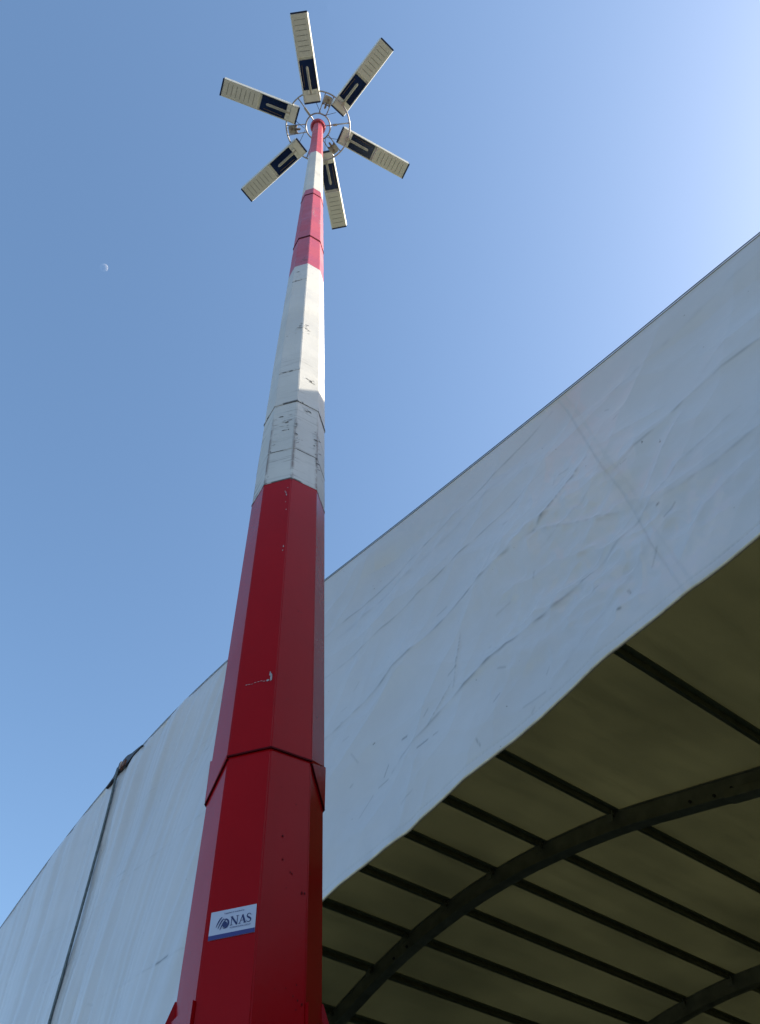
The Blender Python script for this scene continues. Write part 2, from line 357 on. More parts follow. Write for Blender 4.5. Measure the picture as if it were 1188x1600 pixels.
# hem flutter
hb = np.clip(1-(Zg-lo[:, None])/.7, 0, 1); H += hb**1.5*(.0035*vnoise1(Ug*3.3+.35*Zg, 71)+.002*vnoise1(Ug*8-.5*Zg, 72))
CR = [ # fold lines left from storage and tension: (points, height, half width, one-sided, dirt, dirt width)
 ([(-3.6, 4.845), (-3.37, 4.825), (-2.33, 4.716), (-1.52, 4.628), (-.90, 4.615)], .004, .030, .5, .30, .008),
 ([(-3.3, 4.70), (-2.6, 4.60), (-2.0, 4.55), (-1.2, 4.50)], .003, .05, .3, .10, .020),
 ([(-3.5, 4.40), (-3.129, 4.348), (-2.40, 4.259), (-1.62, 4.206), (-1.1, 4.19)], .003, .022, .5, .30, .007),
 ([(-3.6, 3.80), (-3.37, 3.797), (-2.53, 3.801), (-1.81, 3.804), (-1.337, 3.758)], .007, .035, .9, .38, .011),
 ([(-1.337, 3.758), (-1.05, 3.855), (-.86, 3.952)], .008, .035, .9, .35, .010),
 ([(-1.337, 3.758), (-1.146, 3.60), (-.954, 3.456), (-.80, 3.34)], .005, .03, .4, .12, .008),
 ([(-.782, 3.651), (-.271, 3.69), (.218, 3.619), (.8, 3.66), (1.3, 3.66)], .010, .05, .9, .26, .009),
 ([(-.86, 3.70), (-1.0, 3.655), (-1.35, 3.62)], .006, .04, .5, .08, .010),
 ([(-.271, 3.66), (-.50, 3.50), (-.76, 3.27)], .011, .045, .8, .05, .010),
 ([(-2.797, 3.074), (-2.266, 3.147), (-1.83, 3.172), (-1.392, 3.158), (-.788, 3.212)], .007, .035, .7, .34, .011),
 ([(-.788, 3.212), (-.488, 3.32), (-.1, 3.33)], .004, .04, .4, .10, .010),
 ([(-2.185, 3.20), (-2.15, 3.30), (-2.057, 3.57)], .005, .018, .6, .28, .006),
 ([(-2.42, 3.13), (-2.25, 3.23), (-2.185, 3.27)], .004, .018, .6, .30, .007),
 ([(-1.595, 2.689), (-1.191, 2.855), (-.82, 3.0)], .008, .05, .5, .05, .020),
 ([(-1.0, 2.70), (-.90, 2.90), (-.80, 3.12)], .009, .05, .5, .0, .020),
 ([(-.736, 3.233), (-.353, 3.118), (-.09, 3.10), (.5, 3.05)], .010, .06, .7, .14, .012),
 ([(-.145, 2.982), (-.478, 2.948), (-.752, 2.771)], .012, .07, .5, .04, .020),
 ([(-.78, 4.32), (-.48, 4.25), (-.06, 4.21), (.3, 4.17), (.9, 4.1)], .006, .06, .6, .08, .016),
 ([(-.70, 3.93), (-.43, 3.81), (-.35, 3.788)], .007, .05, .5, .05, .010),
 ([(.9, 3.80), (.31, 3.78), (.0, 3.80), (-.2, 3.735)], .010, .09, .4, .05, .02),
 ([(-.72, 3.62), (-1.08, 3.42), (-1.25, 3.32)], .010, .06, .8, .0, .01),
 ([(-.75, 3.30), (-1.1, 3.22), (-1.3, 3.21)], .006, .03, .4, .05, .01),
 ([(-.6, 2.62), (-.35, 2.80), (.1, 2.95), (.7, 3.1)], .012, .09, .5, .0, .01),
 ([(-2.0, 2.60), (-1.9, 2.85), (-1.7, 3.05)], .008, .06, .5, .0, .01),
 ([(-2.75, 2.60), (-2.62, 2.85), (-2.5, 3.0)], .010, .05, .6, .0, .01),
 ([(-2.6, 2.60), (-2.45, 2.80)], .008, .04, .6, .0, .01),
 ([(-4.95, 5.157), (-5.9, 5.20), (-7.05, 5.233)], .002, .02, .4, .10, .008),
 ([(-4.945, 3.099), (-5.7, 3.23), (-6.5, 3.383)], .002, .02, .4, .14, .008),
 ([(-7.068, 4.005), (-8.094, 4.179)], .002, .02, .4, .16, .008),
 ([(-7.5, 4.6), (-8.6, 4.85)], .002, .02, .4, .10, .008),
 ([(-5.6, 4.30), (-6.3, 4.38), (-7.2, 4.42)], .002, .02, .4, .12, .008),
 ([(-4.6, 4.2), (-5.3, 4.25), (-6.0, 4.32)], .002, .02, .4, .08, .010),
]
for q, (pts, h, wd, one, dt, dw) in enumerate(CR):
    b = (Ug > min(p[0] for p in pts)-.6) & (Ug < max(p[0] for p in pts)+.6)
    d, s, t = segdist(Ug, Zg, pts)
    env = np.clip(np.minimum(t, 1-t)*6, 0, 1)*(.85+.25*vnoise1(t*7+q*3, 81+q))
    H += np.where(b, .8*h*env*np.exp(-(d/(wd*.7))**1.3)*(1-one*.4) + .22*h*one*env*np.tanh(1.6*s*d/wd)*np.exp(-(d/(wd*3.0))**2), 0)
    D += np.where(b, 1.8*dt*(.45+.55*env)*np.exp(-(d/max(dw*.9, .006))**2)*(.55+.6*vnoise1(t*31+q*5, 131+q)), 0)  # dirt along the folds, darkened further to paint in crease shade
SC = [([(-2.678, 3.229), (-2.631, 3.214)], .9, .009), ([(-2.521, 3.033), (-2.432, 3.027)], .9, .007), ([(-2.383, 3.022), (-2.346, 3.016)], .6, .006),
      ([(-2.886, 3.104), (-2.832, 3.155)], .7, .006), ([(-2.944, 3.07), (-2.847, 3.059)], .5, .006), ([(-2.065, 2.744), (-2.053, 2.694)], .5, .006),
      ([(-5.48, 3.188), (-5.331, 3.183)], .9, .012), ([(-6.652, 4.518), (-6.472, 4.469)], .35, .010), ([(-7.527, 4.827), (-7.418, 4.802)], .6, .012),
      ([(-.672, 3.184), (-.664, 3.184)], .9, .009), ([(-1.08, 2.794), (-1.07, 2.79)], .8, .010), ([(-1.004, 2.868), (-1.0, 2.84)], .6, .008), ([(-.676, 3.09), (-.60, 3.12)], .4, .006),
      ([(-5.1, 3.62), (-4.95, 3.60)], .4, .009), ([(-3.1, 2.95), (-3.0, 3.05)], .4, .006), ([(-1.75, 2.72), (-1.6, 2.70)], .3, .008), ([(-2.7, 2.78), (-2.6, 2.80)], .3, .006)]
for i in range(46):
    a = rng.uniform(-3.3, 1.0) if i < 28 else rng.uniform(-10, -4.6); b_ = rng.uniform(2.65, 4.2) if i < 28 else rng.uniform(2.9, 5.6)
    th = rng.normal(.15, .5); l = rng.uniform(.01, .12)
    SC.append(([(a, b_), (a+l*math.cos(th), b_+l*math.sin(th))], rng.uniform(.15, .45), rng.uniform(.004, .009)))
for pts, dt, dw in SC:
    i0 = np.searchsorted(u_all, min(p[0] for p in pts)-.1); i1 = np.searchsorted(u_all, max(p[0] for p in pts)+.1)
    d, s, t = segdist(Ug[i0:i1], Zg[i0:i1], pts); D[i0:i1] += dt*np.exp(-(d/max(dw*.7, .0045))**2)
# vertical panel seam on the right and its grime
H *= 2.1
rt_ = np.clip((Ug+4.2)/1.2, 0, 1); H -= rt_*.075; H *= 1-rt_*(1-np.clip(.12+(top[:, None]-Zg)/.30, 0, 1))
H *= .35+.65*np.clip((Zg-lo[:, None])/.45, 0, 1)
hs_ = (Zg-lo[:, None]-.055); H += -.003*np.exp(-(hs_/.006)**2); D += .16*np.exp(-(hs_/.0055)**2)*(.6+.4*np.sign(np.sin(Ug*260)))*(Zg-lo[:, None] > .02)
for us in (-.775,):
    x = Ug-(us+.012*vnoise1(Zg*2, 91)+(Zg-3.5)*-.02)
    H += .0025*np.clip((.026-np.abs(x))/.006, 0, 1)
    D += .20*np.exp(-((x+.026)/.007)**2)*(.4+.8*np.abs(vnoise1(Zg*7, 92)))+.05*np.exp(-((x-.026)/.008)**2)
    ST += .22*np.exp(-(x/.06)**2)*np.clip(.5+vnoise1(Zg*1.7, 93), 0, 1)
# overlap at the ridge seam
x = Ug-(-7.36+.02*(Zg-5)); H += -.012*(1/(1+np.exp(np.clip(-x/.012, -50, 50))))*np.exp(-np.clip(x, 0, 9)/.5)
D += .18*np.exp(-((x+.06)/.05)**2)*np.clip(vnoise1(Zg*3, 95)+.2, 0, 1); ST += .10*np.exp(-((x-.05)/.09)**2)
# grime under the roof edge and along the hem
eu = top[:, None]-Zg
ST += .04*np.exp(-eu/.22)*np.clip(.55+vnoise1(Ug*1.3, 96), 0, 1)*(Ug > -4)
hd = Zg-lo[:, None]; ST += .5*np.exp(-hd/.02)*np.clip(.4+vnoise1(Ug*6, 97), 0, 1)
D += .22*np.exp(-hd/.06)*np.clip(vnoise1(Ug*9, 98)*vnoise1(Ug*2.1, 99)*2, 0, 1)
D = np.clip(D, 0, .92); ST = np.clip(ST, 0, .7)
H[:, -1] *= .1; H[:, -2] *= .4
P = np.stack([Ug-UC, -H, Zg+CAMH], -1)
gable = grid_mesh('gable_sheet', P, M_gable, tent, {'dirt_shade': D, 'stain': ST})
tag(gable, 'white creased fabric gable with dirt and shade painted along the fold lines')
hem = MB(); sel = [i for i in range(0, len(u_all), 4) if -16.7 < u_all[i] < 1.95]
hem.tube([tuple(P[i, 0]) for i in sel], .008, 6); hem.build('hem', M_hem, tent, True)
kd = MB(); kd.tube([(px, -.006, pz+CAMH+.002) for px, pz in PROF[::3]], .0045, 6); kd.build('edge_cord', M_keder, tent, True)
# lacing cord hanging from the ridge seam
ms = MB(); zz = np.linspace(6.22, 2.62, 90)
pl = []
for z_ in zz:
    uu = -7.385+.022*(z_-5)+.003*vnoise1(np.array([z_*2.2]), 7)[0]
    i = np.searchsorted(u_all, uu); j = min(int((z_-lo[i])/(top[i]-lo[i])*(nv-1)), nv-1)
    pl.append((uu-UC, P[i, j, 1]-.012, z_+CAMH))
cf_ = np.polyfit(zz, [p[1] for p in pl], 3); pl = [(a, float(np.polyval(cf_, z_))-.012, c_) for (a, b, c_), z_ in zip(pl, zz)]
ms.tube(pl, .0135, 7); ms.build('lacing_cord', M_rope, tent, True)
ms = MB(); ms.tube([(a-.03, b+.006, c_) for a, b, c_ in pl[3:]], .006, 5); ms.build('lacing_cord', M_keder, tent, True)
# ridge flaps and bracket on the roof edge at the ridge seam
def strip_flap(pts, y0, y1, mat, name):
    m = MB(); n_ = len(pts)
    vs = [(u-UC, y, z+CAMH+dz) for y in (y0, y1) for (u, z, h) in pts for dz in (0, h)]
    fs = []
    for s_ in (0, 1):
        for i in range(n_-1):
            a = s_*2*n_+2*i; fs.append((a, a+1, a+3, a+2))
    for i in range(n_-1):
        for o_ in (0, 1):
            a = 2*i+o_; fs.append((a, a+2, a+2+2*n_, a+2*n_))
    fs += [(0, 1, 1+2*n_, 2*n_), (2*n_-2, 2*n_-1, 4*n_-1, 4*n_-2)]
    m.add(vs, fs); return m.build(name, mat, tent)
strip_flap([(-7.66, 6.165, .015), (-7.58, 6.165, .03), (-7.50, 6.18, .03), (-7.47, 6.17, .07), (-7.46, 6.16, .15), (-7.42, 6.17, .14), (-7.415, 6.17, .18), (-7.375, 6.18, .175)], -.03, .01, M_dark, 'ridge_flap')
strip_flap([(-7.35, 6.18, .09), (-7.29, 6.18, .13), (-7.23, 6.16, .15), (-7.18, 6.14, .16), (-7.13, 6.14, .135), (-7.06, 6.17, .075), (-6.98, 6.18, .045), (-6.90, 6.175, .028), (-6.80, 6.16, .012)], -.035, .01, M_dark, 'ridge_flap')
rb = MB(); rb.box((-7.17-UC, -.06, 6.15+CAMH), (.10, .02, .07)); rb.box((-7.21-UC, -.06, 6.13+CAMH), (.03, .03, .05)); rb.build('ridge_bracket', M_rust, tent)

# --- roof skin: the same profile carried along the whole tent
ys = np.linspace(.0, TL, 150); Pr = PROF
G = np.zeros((len(Pr), len(ys), 3))
pur_arc_u = [-2.268, -4.37, -5.497, -6.382, -7.306, -8.162, -9.0, -9.95, -10.9, -11.85, -12.8, -13.8, -14.9, -16.0, -17.1, .0, 1.2, 2.3]
for j, y in enumerate(ys):
    ribd = min(abs(y-r_) for r_ in [0]+RIBS); sag = .016*math.sin(min(ribd/2.43, 1)*PI/2)
    n_ = vnoise2(Pr[:, 0]*1.3, np.full(len(Pr), y*.9), 55)*.010*min(1, ribd*2)
    off = -.0-sag*.5+n_
    G[:, j, 0] = Pr[:, 0]+nrm[:, 0]*off; G[:, j, 1] = y; G[:, j, 2] = Pr[:, 1]+nrm[:, 1]*off+CAMH
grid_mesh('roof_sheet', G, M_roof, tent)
# --- far end, closed with the same fabric
fu = np.linspace(-10.9, 10.9, 60); fz = np.linspace(0, 1, 12)
FP = np.zeros((60, 12, 3))
for j, q in enumerate(fz):
    FP[:, j, 0] = fu; FP[:, j, 1] = TL-.02; FP[:, j, 2] = q*(prof_z(fu)-.01+CAMH)
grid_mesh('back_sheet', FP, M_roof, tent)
# --- steel arches
def sweep(section, y, name, mat, parent, rng_=None):
    """section: list of (offset inwards from the skin, y offset) swept along the profile"""
    pts = PROF; m = MB(); n_ = len(section); vs = []
    idx = range(0, len(pts), 2)
    idx = list(idx)
    for i in idx:
        for (o_, yo) in section:
            vs.append((pts[i, 0]-nrm[i, 0]*o_, y+yo, max(0.0, pts[i, 1]-nrm[i, 1]*o_+CAMH)))
    fs = []
    for a in range(len(idx)-1):
        for q in range(n_):
            fs.append((a*n_+q, a*n_+(q+1) % n_, (a+1)*n_+(q+1) % n_, (a+1)*n_+q))
    m.add(vs, fs); return m.build(name, mat, parent)
def at_skin(u, off, y):
    x = u-UC; i = int(np.argmin(np.abs(PROF[:, 0]-x)+(PROF[:, 1] < 0)*0))
    z = float(prof_z(np.array([x]))[0]); return Vector((x-nrm[i, 0]*off, y, z+CAMH-nrm[i, 1]*off)), nrm[i]
for q, y in enumerate([.10]+RIBS[:-1]+[RIBS[-1]-.15]):
    if y == .10: dep, wd = .16, .08
    else: dep, wd = .235, .11
    rib = sweep([(.035, -wd/2), (.035, wd/2), (dep, wd/2), (dep, -wd/2)], y+wd/2, 'arch_rib', M_steel, tent)
    if q == 0: continue
    sweep([(dep+.001, -wd/2-.020), (dep+.001, wd/2+.030), (dep+.013, wd/2+.030), (dep+.013, -wd/2-.020)], y+wd/2, 'flange', M_steel, rib)
    sweep([(.030, -wd/2-.012), (.030, wd/2+.012), (.044, wd/2+.012), (.044, -wd/2-.012)], y+wd/2, 'flange', M_steel, rib)
    if q <= 2:
        for (u, o_) in ((-3.38, .185), (-3.10, .195), (-2.90, .165), (-8.2, .19), (-8.5, .19)):
            c_, n3 = at_skin(u, o_, y-.004); bm_ = MB(); bm_.tube([c_+Vector((0, .006, 0)), c_+Vector((0, -.014, 0))], .017, 8); bm_.build('bolt', M_bolt, rib)
        i0 = int(np.argmin(np.abs(PROF[:, 0]-(-3.02-UC)))); i1 = int(np.argmin(np.abs(PROF[:, 0]-(-2.3-UC))))
        pm = MB(); vs = []
        ii = list(range(i0, i1+1, 2)) if i1 > i0 else list(range(i1, i0+1, 2))
        for i in ii:
            for (o_, yo) in ((.175, -.012), (.255, -.030), (.262, .13), (.268, .13), (.268, -.036), (.175, -.020)):
                vs.append((PROF[i, 0]-nrm[i, 0]*o_, y+yo, PROF[i, 1]-nrm[i, 1]*o_+CAMH))
        fs = [(a*6+c2, a*6+(c2+1) % 6, (a+1)*6+(c2+1) % 6, (a+1)*6+c2) for a in range(len(ii)-1) for c2 in range(6)]
        fs += [tuple(range(6)), tuple(range((len(ii)-1)*6, len(ii)*6))]
        pm.add(vs, fs); pm.build('splice_plate', M_steel, rib)
# --- purlins between the arches, one straight rail per line
for u in pur_arc_u:
    c0, n3 = at_skin(u, 0, 0); m = MB(); vs = []
    t3 = Vector((n3[1], 0, -n3[0])); nn3 = Vector((n3[0], 0, n3[1]))
    hw, dp = .024, .085
    for y in (.19, TL-.1):
        for a, b in ((-hw, .012), (hw, .012), (hw, dp), (-hw, dp)):
            vs.append(Vector((c0.x, y, c0.z))+t3*a-nn3*b)
    m.add(vs, [(0, 1, 2, 3), (7, 6, 5, 4), (0, 4, 5, 1), (1, 5, 6, 2), (2, 6, 7, 3), (3, 7, 4, 0)]); pr_ = m.build('purlin', M_purlin, tent)
    for y in RIBS[:3]:
        m = MB(); c1 = c0+Vector((0, y-.075-c0.y, 0))-nn3*.13; Mx = Matrix((t3, Vector((0, 1, 0)), nn3)).transposed().to_4x4(); Mx.translation = c1
        m.box((0, 0, .02), (.085, .010, .13), Mx); m.box((0, .02, .055), (.075, .05, .008), Mx); m.build('cleat', M_steel, pr_)
    m = MB(); vs = []
    for y in (.19, TL-.1):
        for a, b in ((hw+.001, .018), (hw+.062, .018), (hw+.062, .024), (hw+.001, .024)):
            vs.append(Vector((c0.x, y, c0.z))+t3*a*(1 if t3.x > 0 else -1)-nn3*b)
    m.add(vs, [(0, 1, 2, 3), (7, 6, 5, 4), (0, 4, 5, 1), (1, 5, 6, 2), (2, 6, 7, 3), (3, 7, 4, 0)]); m.build('purlin_strip', M_strip, pr_)  # thin flat strip along the purlin, slightly darker than the roof

# ------------------------------------------------------------------ the mast
MAZ = math.radians(-12.2375); MD = 1.5
mast = empty('light_mast', (MD*math.sin(MAZ), MD*math.cos(MAZ), 0), -MAZ)
tag(mast, 'tall octagonal red and white banded steel mast carrying a ring of six lamps', 'light mast')
# local frame: -y faces the camera; heights h = above the eye
RZ = [(-1.6, .1300), (1.206, .1283), (1.2061, .1312), (2.393, .1283), (3.038, .1262), (3.0381, .1272), (3.9, .1235), (5.182, .1135), (5.934, .1085), (5.9341, .1098), (7.55, .0985), (7.5501, .0995), (7.792, .098), (10.124, .0860), (13.0, .0740)]
def rad(h): return float(np.interp(h, [a for a, b in RZ], [b for a, b in RZ]))
ROT = math.radians(1.0)
def octa(h, r=None, dr=0):
    r = (rad(h) if r is None else r)+dr
    return [Vector((r*math.sin(i*PI/4+ROT), -r*math.cos(i*PI/4+ROT), h+CAMH)) for i in range(8)]
def section(h0, h1, mat, name='pole_section'):
    hs = [h0]+[a for a, b in RZ if h0+1e-3 < a < h1-1e-3]
    x = h0
    extra = [h0+(h1-h0)*q/24 for q in range(1, 24)]
    hs = sorted(set(hs+extra+[h1-1e-4])); 
    vs = []; fs = []; uvs = []
    for h in hs:
        rr = octa(h)
        vs += [v+Vector((rng.normal(0, .0004), rng.normal(0, .0004), 0)) if h0 > 1.3 else v for v in rr]
    for a in range(len(hs)-1):
        for q in range(8):
            p = (q+1) % 8
            fs.append((a*8+q, a*8+p, (a+1)*8+p, (a+1)*8+q)); uvs += [(q+.002, hs[a]), (q+.998, hs[a]), (q+.998, hs[a+1]), (q+.002, hs[a+1])]
    me = bpy.data.meshes.new(name); me.from_pydata([tuple(v) for v in vs], [], fs); ul = me.uv_layers.new(name='UVMap')
    for i, uv in enumerate(uvs): ul.data[i].uv = uv
    bm = bmesh.new(); bm.from_mesh(me)
    es = [e for e in bm.edges if abs(e.verts[0].co.z-e.verts[1].co.z) > 1e-3]
    bmesh.ops.bevel(bm, geom=es, offset=.0022, segments=2, affect='EDGES', clamp_overlap=True)
    for f_ in bm.faces: f_.smooth = False
    bm.to_mesh(me); bm.free()
    return link(name, me, mat, mast)
s0 = section(-1.6, 1.2055, M_red); tag(s0, 'glossy dark red bottom section of the mast')
s1 = section(1.2065, 2.3925, M_red)
section(2.393, 5.1815, M_white); section(5.182, 7.7915, M_pink); section(7.792, 10.1235, M_white2); section(10.124, 13.0, M_red2)
def ring_bead(h, dr, th, mat, name='weld_seam', gaps=0):
    m = MB()
    for q in range(8):
        if gaps and q in gaps: continue
        p = (q+1) % 8
        a, b = octa(h, None, dr-.003), octa(h, None, dr)
        vs = [a[q]-Vector((0, 0, th)), b[q]-Vector((0, 0, th)), b[p]-Vector((0, 0, th)), a[p]-Vector((0, 0, th)),
              a[q]+Vector((0, 0, th)), b[q]+Vector((0, 0, th)), b[p]+Vector((0, 0, th)), a[p]+Vector((0, 0, th))]
        m.add(vs, [(0, 1, 2, 3), (7, 6, 5, 4), (1, 5, 6, 2), (0, 4, 5, 1), (3, 2, 6, 7)])
    return m.build(name, mat, mast)
ring_bead(1.205, .0046, .0022, M_seamred, gaps=(6, 5, 1, 2, 3, 4)); ring_bead(1.205, .0046, .0022, M_seamred, gaps=(6, 5, 1, 2, 7, 0))
ring_bead(3.037, .0030, .006, M_seamdk)
ring_bead(3.384, .0012, .007, M_seamdk, gaps=(0, 1, 2, 3, 4, 5, 6)); ring_bead(4.84, .0012, .012, M_seamdk, gaps=(0, 1, 2, 3, 4, 5, 6))
ring_bead(2.62, .0008, .0018, M_seamdk); ring_bead(5.933, .0035, .016, M_seamred); ring_bead(7.55, .0035, .014, M_seamred)
ring_bead(2.394, .0010, .004, M_seamdk)
# side lugs of the slip joint and stiffeners lower down
def wedge(q, ha, hb, out, mat, name, bead=None, tout=None):
    """plate over facet q; ha = (low, high) at vertex q, hb = (low, high) at vertex q+1"""
    p = (q+1) % 8; A0, A1, B0, B1 = octa(ha[0])[q], octa(ha[1])[q], octa(hb[0])[p], octa(hb[1])[p]
    c4 = [A0, B0, B1, A1]; rd = lambda v, o_: v+Vector((v.x, v.y, 0)).normalized()*o_
    inn = [rd(v, -.004) for v in c4]; ou = [rd(c4[0], out), rd(c4[1], out), rd(c4[2], out*.8 if tout is None else tout), rd(c4[3], out*.8 if tout is None else tout)]
    m = MB(); m.add(inn+ou, [(4, 5, 6, 7), (0, 1, 5, 4), (1, 2, 6, 5), (2, 3, 7, 6), (3, 0, 4, 7)]); o = m.build(name, mat, mast)
    if bead:
        m = MB(); m.tube([rd(A0, out*.6), rd(B0, out*.6)], bead, 6); m.build('weld_seam', M_seamred, mast)
    return o
T0_, T1_ = 1.199, 1.207
wedge(6, (1.150, 1.268), (T0_, T1_), .0035, M_red, 'joint_lug', .0024); wedge(1, (T0_, T1_), (1.150, 1.268), .0035, M_red, 'joint_lug', .0024)
wedge(5, (1.150, 1.268), (1.150, 1.268), .0038, M_red, 'joint_lug', .0024); wedge(2, (1.150, 1.268), (1.150, 1.268), .0038, M_red, 'joint_lug', .0024)
wedge(6, (.30, .70), (.30, .695), .008, M_red, 'stiffener_plate'); wedge(1, (.30, .695), (.30, .70), .008, M_red, 'stiffener_plate')
for q, flip in ((5, False), (2, True)):
    lo2, hi2 = ((.30, .645), (.30, .685)) if not flip else ((.30, .685), (.30, .645))
    wedge(q, lo2, hi2, .018, M_red, 'stiffener_plate', tout=.018)
    lo3, hi3 = ((.6452, .69), (.6852, .738)) if not flip else ((.6852, .738), (.6452, .69))
    wedge(q, lo3, hi3, .018, M_red, 'stiffener_plate', tout=.002)
# scuffs: bare-metal scratch at h 1.42 and paint chips above it
fm = MB()
eL = octa(1.42)
a7, a0 = eL[7], eL[0]
def face7(x, h, off=.0012):
    q = octa(h); e = (q[0]-q[7]).normalized(); n_ = Vector((e.y, -e.x, 0))
    if n_.y > 0: n_ = -n_
    return q[7]+e*x+n_*off
def blob(x, h, rx, rz, n_=9, jag=.35):
    ang = [2*PI*i/n_ for i in range(n_)]; vs = [face7(x+rx*math.cos(t)*(1+random.uniform(-jag, jag)), h+rz*math.sin(t)*(1+random.uniform(-jag, jag))) for t in ang]
    return vs, [tuple(range(n_))]
fm.add(*blob(.087, 1.425, .0032, .014)); fm.add(*blob(.079, 1.416, .004, .004)); fm.add(*blob(.084, 1.437, .002, .009))
for i in range(7): fm.add(*blob(.070-.0075*i, 1.417+random.uniform(-.002, .002), .0032, .0009))
for x, h in ((.086, 2.285), (.083, 2.30), (.088, 2.33), (.085, 2.24), (.080, 2.31), (.089, 2.19), (.09, 1.98), (.089, 1.96)): fm.add(*blob(x, h, random.uniform(.0008, .0018), random.uniform(.002, .007), 7))
M_scuff = simple('bare_grey_scuff', (.30, .27, .27), .5, 0, .35, 60)
tag(fm.build('paint_scuff', M_scuff, mast), 'pale scuff and chips on the red paint', kind='stuff')
def face0(x, h, off=.0012):
    q = octa(h); e = (q[1]-q[0]).normalized(); n_ = Vector((e.y, -e.x, 0))
    if n_.y > 0: n_ = -n_
    return q[0]+e*x+n_*off
fm = MB()
for x, h, s_ in ((.063, .922, 1), (.039, .997, 1.3), (.042, .946, 1), (.059, .924, 1), (.085, .889, 1.6), (.091, .889, 1.2), (.083, .695, 1), (.091, .690, 1.2), (.080, .68, .8), (.074, .70, .7), (.06, .71, .6), (.04, .705, .5), (.066, 1.08, .7), (.03, 1.11, .6), (.07, 1.35, .6), (.05, 1.7, .9), (.045, 1.9, .7), (.052, .89, .6), (.07, .83, .5), (.055, .76, .5), (.08, .72, .8)):
    n_ = 7; fm.add([face0(x+.0014*s_*math.cos(2*PI*i/n_)*random.uniform(.7, 1.3), h+.0022*s_*math.sin(2*PI*i/n_)*random.uniform(.7, 1.4)) for i in range(n_)], [tuple(range(n_))])
tag(fm.build('paint_spots', M_seamred, mast), kind='stuff')
# dents / dark smudges on the white band
fm = MB()
def facew(side, x, h): return (face7 if side == 7 else face0)(x, h, .0014)
def smudge(side, cx_, ch, sx, sz, n=14):
    for _ in range(n):
        a = cx_+random.gauss(0, sx); b = ch+random.gauss(0, sz); l = random.uniform(.006, .026); t_ = random.uniform(.0012, .0035)
        fm.add([facew(side, a, b), facew(side, a+l, b+random.uniform(-.01, .01)), facew(side, a+l*.8, b+t_*1.5), facew(side, a+l*.2, b+t_*1.5)], [(0, 1, 2, 3)])
smudge(7, .070, 3.93, .012, .035, 16); smudge(0, .018, 3.93, .010, .030, 12); smudge(0, .045, 3.30, .010, .012, 8); smudge(7, .045, 2.84, .018, .03, 18); smudge(7, .088, 2.80, .004, .02, 5); smudge(0, .05, 2.6, .03, .12, 5); smudge(0, .09, 2.6, .004, .12, 14); smudge(7, .095, 2.6, .003, .12, 10); smudge(7, .005, 2.65, .003, .12, 6)
smudge(0, .082, 2.74, .004, .04, 10); smudge(7, .055, 5.32, .012, .03, 8); smudge(7, .03, 4.95, .012, .06, 8); smudge(0, .03, 2.99, .012, .01, 5)
tag(fm.build('dark_scrapes', M_seamdk, mast), 'dark scrapes on the white band', kind='stuff')
M_pale = simple('worn_paint', (.50, .47, .50), .6, 0, .2, 30); fm = MB()
smudge(0, .006, 6.75, .004, .10, 10); smudge(0, .066, 6.45, .006, .10, 8); smudge(0, .02, 6.9, .01, .15, 8)
tag(fm.build('worn_patch', M_pale, mast), kind='stuff')
bp_ = MB(); bp_.box((0, 0, .012), (.50, .50, .024), ch=.06)
bp_.build('base_plate', M_galvd, mast)
for sx in (-1, 1):
    for sy in (-1, 1):
        b_ = MB(); b_.tube([(sx*.19, sy*.19, .024), (sx*.19, sy*.19, .07)], .016, 6); b_.build('anchor_bolt', M_galv, mast)

# sticker on the front-left facet
ST0x, ST1x, STz0, STz1 = .0085, .0945, .7935, .8455
def stp(x, y, off): return face7(ST0x+x*(ST1x-ST0x), STz0+y*(STz1-STz0), off)      # x,y in 0..1
M_stw = simple('sticker_white_film', (.44, .48, .60), .3, 0, .03, 20, .03)
M_stb = simple('sticker_blue_ink', (.020, .022, .16), .35, 0, .1, 20, 0)
M_stn = simple('sticker_navy_ink', (.008, .015, .10), .35, 0, .1, 20, 0)
m = MB(); vs = [stp(0, 0, .0003), stp(1, 0, .0003), stp(1, 1, .0003), stp(0, 1, .0003), stp(0, 0, .0012), stp(1, 0, .0012), stp(1, 1, .0012), stp(0, 1, .0012)]
m.add(vs, [(4, 5, 6, 7), (0, 1, 5, 4), (1, 2, 6, 5), (2, 3, 7, 6), (3, 0, 4, 7)])
stick = m.build('sticker', M_stw, mast); tag(stick, 'white and blue NAS sticker with a globe emblem on the red steel')
m = MB(); m.add([stp(0, 0, .0015), stp(1, 0, .0015), stp(1, .155, .0015), stp(0, .155, .0015)], [(0, 1, 2, 3)]); m.build('blue_stripe', M_stb, stick)
def stroke(m, pts, wds):
    ns = len(pts); vs = []
    for i in range(ns):
        a = Vector(pts[max(i-1, 0)]); b = Vector(pts[min(i+1, ns-1)]); t = b-a; t.x *= .086/.052; t.normalize(); n_ = Vector((-t.y, t.x)); w_ = wds[i] if hasattr(wds, '__len__') else wds
        p = Vector(pts[i]); vs += [stp(p.x+n_.x*w_*.6, p.y+n_.y*w_, .0017), stp(p.x-n_.x*w_*.6, p.y-n_.y*w_, .0017)]
    m.add(vs, [(2*i, 2*i+1, 2*i+3, 2*i+2) for i in range(ns-1)])
L_ = MB(); y0, y1 = .40, .70
# N
stroke(L_, [(.475, y0), (.475, y1)], .012); stroke(L_, [(.47, y1), (.60, y0-.01)], .030); stroke(L_, [(.60, y0-.01), (.60, y1)], .012)
for x, y in ((.475, y0), (.475, y1), (.60, y1)): stroke(L_, [(x-.028, y), (x+.028, y)], .010)
